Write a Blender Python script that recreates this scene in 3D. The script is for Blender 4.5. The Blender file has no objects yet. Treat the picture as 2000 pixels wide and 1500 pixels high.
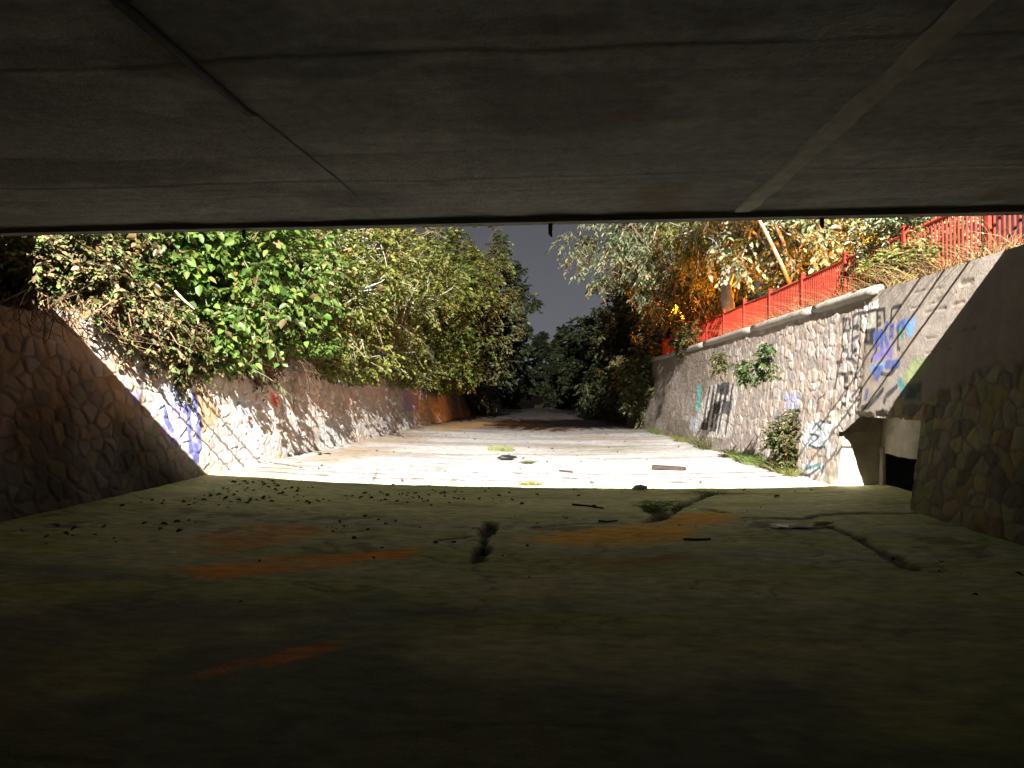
import bpy, bmesh, math, random
import numpy as np
from mathutils import Vector, Matrix, Euler

# ------------------------------------------------------------------ camera, world, light, exposure
SC = bpy.context.scene
COL = SC.collection
R = math.radians
CAM_H = 1.6
F = 1500.0                                   # focal length in pixels of the 2000 px wide photograph
YAW, PITCH = math.atan(80 / F), math.atan(25 / F)
cam_d = bpy.data.cameras.new('camera'); cam = bpy.data.objects.new('camera', cam_d); COL.objects.link(cam)
cam.location = (0, 0, CAM_H)
cam.rotation_euler = (math.pi / 2 + PITCH, 0, YAW)
cam_d.sensor_width = 36; cam_d.lens = 36 * F / 2000
cam_d.clip_start = .05; cam_d.clip_end = 2000
SC.camera = cam

W = bpy.data.worlds.new('World'); SC.world = W; W.use_nodes = True
nt = W.node_tree; nt.nodes.clear()
wo = nt.nodes.new('ShaderNodeOutputWorld'); bg = nt.nodes.new('ShaderNodeBackground')
tc = nt.nodes.new('ShaderNodeTexCoord'); sx = nt.nodes.new('ShaderNodeSeparateXYZ'); cr = nt.nodes.new('ShaderNodeValToRGB')
nt.links.new(tc.outputs['Generated'], sx.inputs[0]); nt.links.new(sx.outputs['Z'], cr.inputs[0])
cr.color_ramp.elements[0].position = .02; cr.color_ramp.elements[0].color = (.150, .151, .172, 1)   # town glow low down
cr.color_ramp.elements[1].position = .30; cr.color_ramp.elements[1].color = (.080, .080, .096, 1)
nt.links.new(cr.outputs[0], bg.inputs['Color']); bg.inputs['Strength'].default_value = 1.0
nt.links.new(bg.outputs[0], wo.inputs[0])

SC.view_settings.view_transform = 'Standard'; SC.view_settings.look = 'None'
SC.view_settings.exposure = 0.0; SC.view_settings.gamma = 1.0
SC.render.engine = 'CYCLES'
SC.cycles.max_bounces = 8; SC.cycles.diffuse_bounces = 5; SC.cycles.use_denoising = True
SC.cycles.transparent_max_bounces = 8

LAMP = Vector((0.9, -9.05, 16.98))             # the flood lamp on the road above, behind the viewer
LAMP_W = 320000
SOD_W = 2500

# ------------------------------------------------------------------ helpers
rng = np.random.default_rng(7)
random.seed(7)
ROT = np.array(Euler((math.pi / 2 + PITCH, 0, YAW)).to_matrix())
CAMP = np.array([0, 0, CAM_H])

def ray(px, py):
    return ROT @ np.array([(px - 1000) / F, -(py - 750) / F, -1.0])
def at(px, py, y):                            # the point the photograph shows at (px, py) if it lies y metres away
    d = ray(px, py); t = y / d[1]
    return CAMP + d * t
def floor_z(x): return .00434 * x * x - .0017 * x - .1
def on_floor(px, py):
    d = ray(px, py); t = CAM_H / -d[2]
    for _ in range(20):
        p = CAMP + d * t; t = (CAM_H - floor_z(p[0])) / -d[2]
    return CAMP + d * t
def xr(y): return 5.05 - .022 * np.clip(np.asarray(y, float) - 14, 0, 60)
def xl(y): return -6.6 + 0 * np.asarray(y, float)
BR, BL = .12, .2
def on_wall(px, py, side):                    # wall coordinates (y, z)
    d = ray(px, py); t = 14.0
    for _ in range(60):
        p = CAMP + d * t
        x = xr(p[1]) + BR * p[2] if side > 0 else xl(p[1]) - BL * p[2]
        t = t + .8 * (x - p[0]) / d[0]
    p = CAMP + d * t
    return p[1], p[2]

def hash2(i, j, s=0):
    i = np.asarray(i, np.int64); j = np.asarray(j, np.int64)
    n = (i * 374761393 + j * 668265263 + s * 974711 + 1013904223) & 0x7fffffff
    n = ((n ^ (n >> 13)) * 1274126177) & 0x7fffffff
    n = (n ^ (n >> 16)) & 0x7fffffff
    return (n % 100003) / 100003.0
def vnoise(x, y, s=0):
    x = np.asarray(x, float); y = np.asarray(y, float)
    xi = np.floor(x).astype(np.int64); yi = np.floor(y).astype(np.int64)
    fx = x - xi; fy = y - yi; fx = fx * fx * (3 - 2 * fx); fy = fy * fy * (3 - 2 * fy)
    a = hash2(xi, yi, s); b = hash2(xi + 1, yi, s); c = hash2(xi, yi + 1, s); d = hash2(xi + 1, yi + 1, s)
    return (a * (1 - fx) + b * fx) * (1 - fy) + (c * (1 - fx) + d * fx) * fy
def fbm(x, y, s=0, o=4):
    v = 0; a = .5; t = 0
    for k in range(o):
        v = v + a * vnoise(x * 2 ** k, y * 2 ** k, s + k * 17); t += a; a *= .5
    return v / t
def sstep(a, b, x):
    t = np.clip((x - a) / (b - a), 0, 1); return t * t * (3 - 2 * t)

def mesh_np(name, V, Fq, mat, parent=None, col=None, smooth=False):
    V = np.asarray(V, np.float32); me = bpy.data.meshes.new(name)
    if isinstance(Fq, np.ndarray):
        k = Fq.shape[1]; n = len(Fq)
        me.vertices.add(len(V)); me.vertices.foreach_set('co', V.ravel())
        me.loops.add(n * k); me.loops.foreach_set('vertex_index', Fq.astype(np.int32).ravel())
        me.polygons.add(n); me.polygons.foreach_set('loop_start', np.arange(0, n * k, k, dtype=np.int32))
        me.polygons.foreach_set('loop_total', np.full(n, k, np.int32))
        me.update(calc_edges=True)
    else:
        me.from_pydata([tuple(v) for v in V], [], Fq); me.update()
    if col is not None:
        a = me.color_attributes.new('Col', 'FLOAT_COLOR', 'POINT')
        c = np.ones((len(V), 4), np.float32); c[:, :3] = col
        a.data.foreach_set('color', c.ravel())
    if smooth: me.polygons.foreach_set('use_smooth', np.ones(len(me.polygons), bool))
    me.validate(); me.materials.append(mat)
    o = bpy.data.objects.new(name, me); COL.objects.link(o)
    if parent: o.parent = parent; o.matrix_parent_inverse = Matrix.Translation(-parent.location)
    return o
def empty(name, loc):
    o = bpy.data.objects.new(name, None); COL.objects.link(o); o.location = loc; o.empty_display_size = .1
    return o
def tag(o, label=None, cat=None, group=None, kind=None):
    if label: o['label'] = label
    if cat: o['category'] = cat
    if group: o['group'] = group
    if kind: o['kind'] = kind
    return o

class MB:                                     # collects shapes, builds ONE mesh
    def __init__(s): s.v = []; s.f = []
    def add(s, v, f):
        b = len(s.v); s.v += [tuple(p) for p in v]; s.f += [tuple(i + b for i in q) for q in f]
    def box(s, c, d, rz=0, rx=0, ry=0, jit=0):
        M = Matrix.Translation(c) @ Euler((rx, ry, rz)).to_matrix().to_4x4()
        v = []
        for x in (-.5, .5):
            for y in (-.5, .5):
                for z in (-.5, .5):
                    v.append(M @ Vector((x * d[0] + random.uniform(-jit, jit), y * d[1] + random.uniform(-jit, jit), z * d[2] + random.uniform(-jit, jit))))
        s.add(v, [(0, 1, 3, 2), (4, 6, 7, 5), (0, 4, 5, 1), (2, 3, 7, 6), (0, 2, 6, 4), (1, 5, 7, 3)])
    def tube(s, pts, rad, n=7, cap=True):
        pts = [Vector(p) for p in pts]; m = len(pts)
        if not hasattr(rad, '__len__'): rad = [rad] * m
        up = None; V = []
        for i, p in enumerate(pts):
            t = (pts[min(i + 1, m - 1)] - pts[max(i - 1, 0)])
            if t.length < 1e-6: t = Vector((0, 0, 1))
            t.normalize()
            if up is None:
                up = t.orthogonal().normalized()
            else:
                up = (up - t * up.dot(t))
                up = up.normalized() if up.length > 1e-5 else t.orthogonal().normalized()
            w = t.cross(up)
            for k in range(n):
                a = 2 * math.pi * k / n
                V.append(p + (up * math.cos(a) + w * math.sin(a)) * rad[i])
        Fc = []
        for i in range(m - 1):
            for k in range(n):
                Fc.append((i * n + k, i * n + (k + 1) % n, (i + 1) * n + (k + 1) % n, (i + 1) * n + k))
        if cap: Fc += [tuple(range(n - 1, -1, -1)), tuple(range((m - 1) * n, m * n))]
        s.add(V, Fc)
    def build(s, name, mat, parent=None, smooth=False):
        return mesh_np(name, np.array(s.v), s.f, mat, parent, smooth=smooth)

# ------------------------------------------------------------------ materials
def new_mat(name):
    m = bpy.data.materials.new(name); m.use_nodes = True; t = m.node_tree
    return m, t, t.nodes['Principled BSDF']
def N(t, kind, **kw):
    n = t.nodes.new(kind)
    for k, v in kw.items(): n.inputs[k].default_value = v
    return n
def surf(name, colour=None, rough=.85, scale=3.0, vary=.35, bump=.3, bump_scale=25, attr=False, tint=None, streak=None):
    m, t, b = new_mat(name)
    g = t.nodes.new('ShaderNodeNewGeometry')
    mp = t.nodes.new('ShaderNodeMapping'); t.links.new(g.outputs['Position'], mp.inputs[0])
    if streak: mp.inputs['Scale'].default_value = streak
    n1 = N(t, 'ShaderNodeTexNoise', Scale=scale, Detail=7, Roughness=.65)
    t.links.new(mp.outputs[0], n1.inputs['Vector'])
    mr = t.nodes.new('ShaderNodeMapRange'); mr.inputs[1].default_value = .25; mr.inputs[2].default_value = .75
    mr.inputs[3].default_value = 1 - vary; mr.inputs[4].default_value = 1 + vary
    t.links.new(n1.outputs[0], mr.inputs[0])
    if attr:
        a = t.nodes.new('ShaderNodeAttribute'); a.attribute_name = 'Col'; src = a.outputs['Color']
    else:
        c = t.nodes.new('ShaderNodeRGB'); c.outputs[0].default_value = (*colour, 1); src = c.outputs[0]
    if tint:
        n3 = N(t, 'ShaderNodeTexNoise', Scale=scale * .37, Detail=5); t.links.new(mp.outputs[0], n3.inputs['Vector'])
        rp = t.nodes.new('ShaderNodeMapRange'); rp.inputs[1].default_value = .45; rp.inputs[2].default_value = .7
        t.links.new(n3.outputs[0], rp.inputs[0])
        mx = t.nodes.new('ShaderNodeMix'); mx.data_type = 'RGBA'; t.links.new(rp.outputs[0], mx.inputs['Factor'])
        t.links.new(src, mx.inputs[6]); mx.inputs[7].default_value = (*tint, 1); src = mx.outputs[2]
    vm = t.nodes.new('ShaderNodeVectorMath'); vm.operation = 'MULTIPLY'
    t.links.new(src, vm.inputs[0]); t.links.new(mr.outputs[0], vm.inputs[1])
    t.links.new(vm.outputs[0], b.inputs['Base Color'])
    b.inputs['Roughness'].default_value = rough; b.inputs['Specular IOR Level'].default_value = .25
    if bump:
        n2 = N(t, 'ShaderNodeTexNoise', Scale=bump_scale, Detail=6, Roughness=.7); t.links.new(g.outputs['Position'], n2.inputs['Vector'])
        bp = N(t, 'ShaderNodeBump', Strength=bump, Distance=.03); t.links.new(n2.outputs[0], bp.inputs['Height'])
        t.links.new(bp.outputs[0], b.inputs['Normal'])
    return m
def leaf_mat(name, trans=.3, rough=.45):
    m, t, b = new_mat(name)
    a = t.nodes.new('ShaderNodeAttribute'); a.attribute_name = 'Col'
    t.links.new(a.outputs['Color'], b.inputs['Base Color']); b.inputs['Roughness'].default_value = rough
    tr = t.nodes.new('ShaderNodeBsdfTranslucent'); t.links.new(a.outputs['Color'], tr.inputs[0])
    mx = t.nodes.new('ShaderNodeMixShader'); mx.inputs[0].default_value = trans
    t.links.new(b.outputs[0], mx.inputs[1]); t.links.new(tr.outputs[0], mx.inputs[2])
    t.links.new(mx.outputs[0], t.nodes['Material Output'].inputs[0])
    return m
def plain(name, c, rough=.5, metal=0, emit=None, es=0):
    m, t, b = new_mat(name); b.inputs['Base Color'].default_value = (*c, 1); b.inputs['Roughness'].default_value = rough
    b.inputs['Metallic'].default_value = metal
    if emit: b.inputs['Emission Color'].default_value = (*emit, 1); b.inputs['Emission Strength'].default_value = es
    return m
M_wall = surf('stone_masonry', attr=True, rough=.9, scale=4, vary=.2, bump=.4, bump_scale=22)
M_floor = surf('channel_concrete', attr=True, rough=.85, scale=7, vary=.42, bump=.7, bump_scale=30, streak=(.7, 1.5, 1))
M_conc = surf('deck_concrete', (.32, .315, .295), rough=.9, scale=1.2, vary=.5, bump=.5, bump_scale=14, tint=(.20, .195, .18), streak=(.4, 2.0, 1))
M_strip = surf('pale_mortar', (.50, .48, .42), rough=.9, scale=5, vary=.3)
M_dark = surf('damp_concrete', (.075, .075, .08), rough=.8, scale=4)
M_cop = surf('coping_concrete', (.30, .265, .225), rough=.9, scale=6, vary=.25, bump=.5)
M_niche = surf('niche_concrete', (.52, .48, .43), rough=.9, scale=3, vary=.3, bump=.6, tint=(.38, .34, .28))
M_soil = surf('bank_soil', (.12, .085, .05), rough=1, scale=2, vary=.5, bump=.9, bump_scale=9, tint=(.07, .075, .03))
M_red = surf('red_paint', (.22, .019, .008), rough=.75, scale=6, vary=.25, bump=0)
M_bark = surf('brown_bark', (.16, .11, .075), rough=.95, scale=9, vary=.5, bump=.8, bump_scale=40)
M_pale = surf('pale_bark', (.56, .54, .53), rough=.85, scale=4, vary=.35, bump=.4, bump_scale=18, tint=(.3, .24, .19))
M_leaf = leaf_mat('leaf', .5)
M_dull = leaf_mat('dull_leaf', .2, .65)
M_dry = leaf_mat('dry_plant', .25, .8)
M_wood = surf('old_wood', (.045, .03, .022), rough=.9, scale=12, vary=.4)
M_black = plain('black_plastic', (.012, .012, .014), .35)
M_white = plain('white_plastic', (.75, .74, .70), .4)
M_yellow = plain('yellow_plastic', (.70, .60, .12), .4)
M_steel = plain('dark_steel', (.05, .05, .05), .5, .6)
M_stalk = surf('pale_stalk', (.34, .26, .17), rough=.9, scale=14, vary=.3)
M_lampw = plain('lamp_glass', (.9, .8, .6), .3, 0, (1, .86, .6), 14)
M_lampf = plain('flood_glass', (.9, .9, .9), .3, 0, (1, .95, .88), 30)

# ------------------------------------------------------------------ channel floor
def grid(us, vs):
    nu, nv = len(us), len(vs)
    i = np.arange(nu - 1)[:, None] * nv + np.arange(nv - 1)[None, :]
    q = np.stack([i, i + nv, i + nv + 1, i + 1], -1).reshape(-1, 4)
    U, V = np.meshgrid(us, vs, indexing='ij')
    return U.ravel(), V.ravel(), q
def rows(y0, y1, f):
    r = [y0]
    while r[-1] < y1: r.append(r[-1] + f(r[-1]))
    return np.array(r)
def seg_dist(X, Y, pts):
    D = np.full(X.shape, 1e9)
    for (a, b), (c, d) in zip(pts[:-1], pts[1:]):
        l2 = max((c - a) ** 2 + (d - b) ** 2, 1e-9)
        t = np.clip(((X - a) * (c - a) + (Y - b) * (d - b)) / l2, 0, 1)
        D = np.minimum(D, np.hypot(X - a - t * (c - a), Y - b - t * (d - b)))
    return D
def in_poly(X, Y, pts):
    c = np.zeros(X.shape, bool); n = len(pts)
    for i in range(n):
        x1, y1 = pts[i]; x2, y2 = pts[i - 1]
        if y1 == y2: continue
        m = ((y1 > Y) != (y2 > Y)) & (X < (x2 - x1) * (Y - y1) / (y2 - y1) + x1)
        c ^= m
    return c
def mixc(C, col, w): return C * (1 - w[:, None]) + np.array(col) * w[:, None]

ys = np.concatenate([np.concatenate([[-95, -80, -65, -50, -35, -25], np.linspace(-18, 2.4, 22)]), rows(2.5, 118, lambda y: max(.025, .34 * y * y / 1230))])
xs = np.linspace(-7.3, 5.9, 380)
X, Y, Q = grid(xs, ys)
Z = floor_z(X) + .05 * (fbm(X * .5, Y * .35, 3) - .5) + .025 * (fbm(X * 2.2, Y * 1.4, 5) - .5)
C = np.tile(np.array([.42, .40, .385]), (len(X), 1))
C *= (.78 + .44 * fbm(X * .7, Y * .5, 11))[:, None]
st = fbm(X * .22 + 3, Y * 1.1, 21, 5)                                   # silt bands left by flowing water
C = mixc(C, (.25, .22, .19), .8 * sstep(.50, .66, st) * sstep(14.5, 19, Y))
C = mixc(C, (.27, .205, .135), .8 * sstep(2.8, 1.0, X + 6.6) * sstep(.35, .6, fbm(X * .9, Y * .4, 31)))
C = mixc(C, (.10, .085, .07), sstep(30, 44, Y + 7 * (fbm(X * .5, Y * .12, 41) - .5)) * .9)  # far bed darkened in colour for the trees' shade
alg = sstep(14.6, 13.4, Y + .9 * (fbm(X * .6, Y * .8, 51) - .5))       # algae film where the deck keeps the floor wet
C = mixc(C, (.36, .40, .12), .85 * alg * (.55 + .45 * sstep(.35, .65, fbm(X * .35, Y * 1.6, 61))))
C = mixc(C, (.50, .48, .27), .6 * alg * sstep(.5, .66, fbm(X * .25 + 9, Y * 1.9, 71)))
fl = sstep(.60, .70, fbm(X * 3.2, Y * 3.0, 151, 4)) * np.exp(-((X + 4) / 2.6) ** 2) * np.exp(-((Y - 12.2) / 2.4) ** 2)   # crumbs of mud and moss
C = mixc(C, (.05, .048, .025), .9 * fl); Z = Z + .012 * fl
gr = fbm(X * 9, Y * 9, 221, 3); C *= (1 + .5 * (gr - .5))[:, None]
fine = np.abs(fbm(X * .55 + 2, Y * .8, 231, 5) - .5); C = mixc(C, (.10, .10, .06), .55 * sstep(.010, .003, fine) * sstep(5, 6, Y)); Z = Z - .006 * sstep(.010, .003, fine)   # hairline cracks
fl = sstep(.66, .72, fbm(X * 2.5 + 40, Y * 2.2, 161, 4)) * sstep(7, 9, Y) * sstep(24, 16, Y)
C = mixc(C, (.10, .085, .045), .6 * fl)
edge_light = sstep(9.6, 12.6, Y + 1.6 * (fbm(X * .4, Y * .7, 181, 4) - .5)) * sstep(15, 14, Y)  # brighter light near the bridge edge, put into the floor colour
C = mixc(C, (.70, .70, .34), .92 * edge_light * (.55 + .45 * sstep(.3, .6, fbm(X * .5, Y * 2.4, 191, 5))))
near_shade = sstep(.42, .58, fbm(X * .35 + 7, Y * .5, 171, 5) + .22 * (5.6 - Y) / 3)  # foreground falling into shade, put into the floor colour
C = mixc(C, (.15, .17, .15), .85 * near_shade * sstep(9.5, 7, Y))
def patch(px_pts, col, w, soft, seed, fx=.8, fy=3.0):
    global C
    pts = [tuple(on_floor(*p)[:2]) for p in px_pts]
    ins = in_poly(X, Y, pts); d = seg_dist(X, Y, pts + pts[:1]); sd = np.where(ins, d, -d)
    k = sstep(-soft, soft, sd + soft * 1.6 * (fbm(X * fx, Y * fy, seed) - .5))
    C = mixc(C, col, w * k * (.45 + .55 * sstep(.3, .6, fbm(X * 1.2, Y * 7, seed + 3))))
patch([(1030, 1052), (1150, 1032), (1270, 1022), (1330, 1003), (1400, 1000), (1450, 1015), (1370, 1030), (1350, 1052), (1260, 1062), (1130, 1060)], (.88, .42, .03), 1.0, .22, 81, 1.6, 4.0)
patch([(330, 1110), (500, 1092), (690, 1080), (815, 1070), (815, 1084), (700, 1098), (560, 1116), (420, 1128)], (.82, .30, .02), 1.0, .12, 83, 1.5, 8.0)
patch([(395, 1045), (520, 1020), (640, 1028), (560, 1060), (420, 1080)], (.55, .25, .05), .85, .3, 85, 1.5, 5.0)
patch([(500, 1290), (560, 1268), (655, 1254), (660, 1268), (600, 1288), (520, 1304)], (.85, .27, .04), 1, .05, 87, 2.0, 14.0)
patch([(370, 1322), (470, 1290), (520, 1276), (480, 1300), (400, 1330)], (.6, .28, .12), .8, .05, 89, 2.0, 14.0)
patch([(830, 838), (900, 825), (1010, 822), (960, 832), (850, 842)], (.40, .25, .07), .9, 1.2, 91)
patch([(1100, 1090), (1330, 1080), (1400, 1090), (1200, 1110)], (.34, .19, .035), .6, .2, 93)
patch([(1060, 870), (1240, 868), (1300, 880), (1160, 888), (1070, 882)], (.20, .18, .12), .85, 1.2, 95)  # this patch and the next colour tree-shadow blotches into the bed
patch([(1120, 850), (1280, 852), (1240, 862), (1130, 860)], (.26, .19, .14), .85, 1.5, 97)
def crack(px_pts, w, depth, col=(.03, .028, .02), jag=.05):
    global C, Z
    pts = [tuple(on_floor(*p)[:2]) for p in px_pts]
    d = seg_dist(X + jag * (fbm(X * 5, Y * 5, 101) - .5) * 2, Y + jag * (fbm(X * 5, Y * 5, 103) - .5) * 2, pts)
    k = sstep(w, w * .45, d); Z = Z - depth * k; C = mixc(C, col, .95 * k)
crack([(958, 1020), (950, 1040)], .14, .10)
crack([(950, 1040), (944, 1066)], .06, .05)
crack([(944, 1066), (930, 1095)], .11, .10)
crack([(850, 1056), (905, 1050), (945, 1040)], .05, .04, (.08, .07, .04))
crack([(1268, 1020), (1310, 1000), (1345, 980), (1390, 965), (1440, 962)], .13, .09, (.045, .06, .02), .12)
crack([(1270, 990), (1290, 1010)], .2, .05, (.06, .07, .03), .15)
crack([(1370, 995), (1420, 1002)], .07, .05, (.05, .06, .03))
crack([(1450, 1012), (1560, 1016), (1610, 1006), (1700, 1003), (1800, 1000)], .08, .06, (.05, .05, .025), .1)
crack([(1040, 1030), (1110, 1024), (1200, 1020)], .04, .03, (.1, .09, .05))
crack([(1380, 962), (1500, 964), (1640, 960)], .06, .05, (.06, .06, .03), .1)
crack([(1620, 1030), (1700, 1060), (1780, 1110)], .08, .04, (.08, .08, .05), .1)
for k in range(16):                                                      # thin dark sunken lines across the bed outside
    y0 = 15.0 + 4.4 * (k / 16) ** 1.3; x0 = -5.5 + 6 * rng.random(); L = 1.2 + 2.5 * rng.random()
    pts = [(x0 + L * i / 4, y0 + .15 * rng.normal()) for i in range(5)]
    d = seg_dist(X, Y, pts); kk = sstep(.05, .02, d); Z = Z - .02 * kk; C = mixc(C, (.18, .15, .12), .6 * kk)
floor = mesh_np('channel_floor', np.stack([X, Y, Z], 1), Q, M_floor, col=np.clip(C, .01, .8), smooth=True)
tag(floor, 'dry concrete channel bed with silt and cracks', 'channel floor', kind='structure')
def floor_h(p): return floor_z(p[0])

# ------------------------------------------------------------------ stone retaining walls
def stones(U, V, su, sv, seed):
    """distance to the joint, id hash and course of a field of rubble stones"""
    row = np.floor(V / sv).astype(np.int64)
    best = np.full(U.shape, 9e9); second = best.copy(); bid = np.zeros(U.shape, np.int64); bj = bid.copy()
    for dj in (-1, 0, 1):
        j = row + dj
        off = hash2(j, j * 0 + 7, seed) * su
        ci = np.floor((U - off) / su).astype(np.int64)
        for di in (-1, 0, 1):
            i = ci + di
            cu = off + (i + .5 + .95 * (hash2(i, j, seed + 1) - .5)) * su
            cv = (j + .5 + .75 * (hash2(i, j, seed + 2) - .5)) * sv
            d = np.hypot((U - cu) / su, (V - cv) / sv * 1.02)
            new = d < best
            second = np.where(new, best, np.minimum(second, d))
            bid = np.where(new, i, bid); bj = np.where(new, j, bj); best = np.where(new, d, best)
    return second - best, bid, bj
GW = 1.9
def strokes_paint(C, Yw, Zw, side, strokes):
    n = 0
    for s in strokes:
        pts, w, col = s[0], s[1] * GW, np.array(s[2])
        if pts[0][0] < 1440 and side > 0: w *= 1.6 if s[1] < .11 else .95
        op = s[3] if len(s) > 3 else .92
        wp = [on_wall(px, py, side) for px, py in pts]
        d = seg_dist(Yw + .02 * (fbm(Yw * 6, Zw * 6, 5 + n) - .5), Zw + .02 * (fbm(Yw * 6, Zw * 6, 9 + n) - .5), wp)
        k = sstep(w * .5, w * .36, d) * (.85 + .15 * (fbm(Yw * 9, Zw * 9, n) > .42)) * op
        C[:] = C * (1 - k[:, None]) + col * k[:, None]; n += 1
def fill_paint(C, Yw, Zw, side, fills):
    n = 50
    for pts, col, op in fills:
        wp = [on_wall(px, py, side) for px, py in pts]
        ins = in_poly(Yw, Zw, wp); d = seg_dist(Yw, Zw, wp + wp[:1]); sd = np.where(ins, d, -d)
        k = sstep(-.03, .04, sd + .05 * (fbm(Yw * 4, Zw * 4, n) - .5)) * op * (.7 + .3 * (fbm(Yw * 8, Zw * 8, n + 1) > .4))
        C[:] = C * (1 - k[:, None]) + np.array(col) * k[:, None]; n += 1

EDGE_R, EDGE_L = 8.70, 9.10                    # where the bridge edge meets each wall
NICHE = (11.15, 14.15, 1.27)                   # y from, y to, height
def zt_r(y): return np.where(y < EDGE_R - .05, 3.62, 3.36 + .05 * (fbm(np.asarray(y) * .8, 0 * np.asarray(y), 9) - .5))
def zt_l(y): return np.where(y < EDGE_L - .05, 3.62, 2.86 + .35 * (fbm(np.asarray(y) * .35, 0 * np.asarray(y), 19) - .5))
def wall_mesh(side):
    yy = np.concatenate([[-95, -80, -65, -50, -35, -25], np.linspace(-18, 4.8, 40), rows(5, 100, lambda y: .03 if 20.5 < y < 26 else max(.02, (.36 if y < 27 else .6) * y * y / 3840))])
    if side > 0:
        yy = np.sort(np.concatenate([yy, [NICHE[0] - .001, NICHE[0], NICHE[1], NICHE[1] + .001]]))
    tt = np.linspace(0, 1, 175)
    Yw, T, q = grid(yy, tt)
    zt = zt_r(Yw) if side > 0 else zt_l(Yw)
    Zw = -.25 + T * (zt + .25)
    wu = .22 * (fbm(Yw * .7, Zw * .9, 201) - .5); wv = .22 * (fbm(Yw * .9, Zw * .7, 203) - .5)
    edge, bi, bj = stones(wu + Yw + .09 * (fbm(Yw * 2.5, Zw * 2.5, 1) - .5) * 2, wv + Zw + .08 * (fbm(Yw * 2.5, Zw * 2.5, 2) - .5) * 2, .26 if side > 0 else .28, .215 if side > 0 else .24, 40 + side)
    prof = sstep(.02, .30, edge)
    h1, h2, h3 = hash2(bi, bj, 60), hash2(bi, bj, 61), hash2(bi, bj, 62)
    rough = (.012 if side > 0 else .026) * prof * (.3 + 1.1 * h1) + .03 * (fbm(Yw * 7, Zw * 7, 77) - .5) + .05 * (fbm(Yw * .8, Zw * .8, 78) - .5)
    base = np.array([.325, .275, .24]) if side > 0 else np.array([.44, .395, .355])
    C = np.tile(base, (len(Yw), 1)) * (.72 + .5 * h1)[:, None]
    C *= (1 + (h2 - .5)[:, None] * np.array([.10, 0, -.16]))
    C = mixc(C, (.27, .18, .13), .4 * (h3 > .84)); C = mixc(C, (.18, .17, .165), .5 * (h3 < .14))
    C = mixc(C, (.285, .24, .205) if side > 0 else (.25, .21, .175), .7 * sstep(.12, .02, edge))
    under = sstep(1.0, -1.0, Yw - (14.2 - 1.5 * np.clip(Zw, 0, 4)))      # bridge shadow's shape on the wall: shade in the colour, plus algae and rust
    if side < 0: C = mixc(C, (.042, .033, .030), under * (.78 + .2 * sstep(.35, .6, fbm(Yw * .9, Zw * .9, 205))))     # bridge shade darkened into the left wall's stone colour
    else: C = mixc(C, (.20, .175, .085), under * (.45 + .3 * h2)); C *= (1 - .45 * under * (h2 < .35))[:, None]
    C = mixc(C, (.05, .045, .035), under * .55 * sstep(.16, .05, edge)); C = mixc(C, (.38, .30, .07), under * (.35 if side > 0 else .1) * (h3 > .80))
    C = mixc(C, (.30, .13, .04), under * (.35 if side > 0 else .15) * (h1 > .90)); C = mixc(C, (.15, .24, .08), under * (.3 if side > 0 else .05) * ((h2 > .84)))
    st = fbm(Yw * 1.6, Zw * .25, 111, 5)                                  # dirt run-off streaks from the top
    if side > 0:
        panel = sstep(13.55, 13.25, Yw + .15 * (fbm(Zw * 2, Yw, 33) - .5)) * sstep(0, .12, Zw - 1.24 - .16 * np.clip(13 - Yw, 0, 6) + .35 * (fbm(Yw * 2, Zw * 2, 34) - .5)) * sstep(7.4, 8.4, Yw)
        pc = np.array([.215, .183, .153]) * (.85 + .3 * fbm(Yw * 1.3, Zw * 1.3, 35))[:, None]
        C = C * (1 - panel[:, None]) + pc * panel[:, None]
        rough = rough * (1 - panel) + panel * (.045 + .012 * (fbm(Yw * 5, Zw * 5, 36) - .5))
        for pts, w in ((((1745, 612), (1800, 600), (1860, 583)), .022), (((1812, 612), (1890, 590)), .03), (((1770, 575), (1850, 560), (1905, 553)), .02), (((1815, 660), (1880, 650), (1960, 634)), .022), (((1835, 584), (1875, 572)), .03), (((1880, 553), (1905, 548)), .06), (((1815, 690), (1870, 680)), .022), (((1890, 645), (2000, 625)), .03)):
            wp = [on_wall(px, py, 1) for px, py in pts]
            k = sstep(w * .8, w * .3, seg_dist(Yw + .05 * (fbm(Yw * 4, Zw * 4, 38) - .5), Zw + .05 * (fbm(Yw * 4, Zw * 4, 39) - .5), wp)) * sstep(.40, .55, fbm(Yw * 3, Zw * 3, 37))
            rough -= .010 * k; C = mixc(C, (.13, .10, .075), .8 * k)
        C = mixc(C, (.24, .19, .14), .5 * sstep(.56, .72, st) * sstep(40, 18, Yw))
        C = mixc(C, (.15, .12, .085), .75 * sstep(21.5, 25, Yw + 1.2 * Zw * 0 + 2 * (fbm(Yw * .5, Zw * .8, 55) - .5)) * sstep(.3, .62, fbm(Yw * .35, Zw * .9, 56)))  # tree shade on the far stretch, put into the stone colour
        z5 = lambda x, y: (1550 + x / 6.667, 580 + y / 6.667)
        z3 = lambda x, y: (1250 + x / 5, 680 + y / 5)
        zc = lambda x, y: (1550 + x / 4.444, 780 + y / 4.444)
        P = lambda f, *a: [f(a[i], a[i + 1]) for i in range(0, len(a), 2)]
        K = (.015, .015, .017); G = (.03, .03, .034); B = (.05, .075, .24); LB = (.10, .22, .42); VI = (.16, .13, .36); WH = (.80, .80, .78); PB = (.46, .52, .56); TL = (.05, .17, .16)
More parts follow.
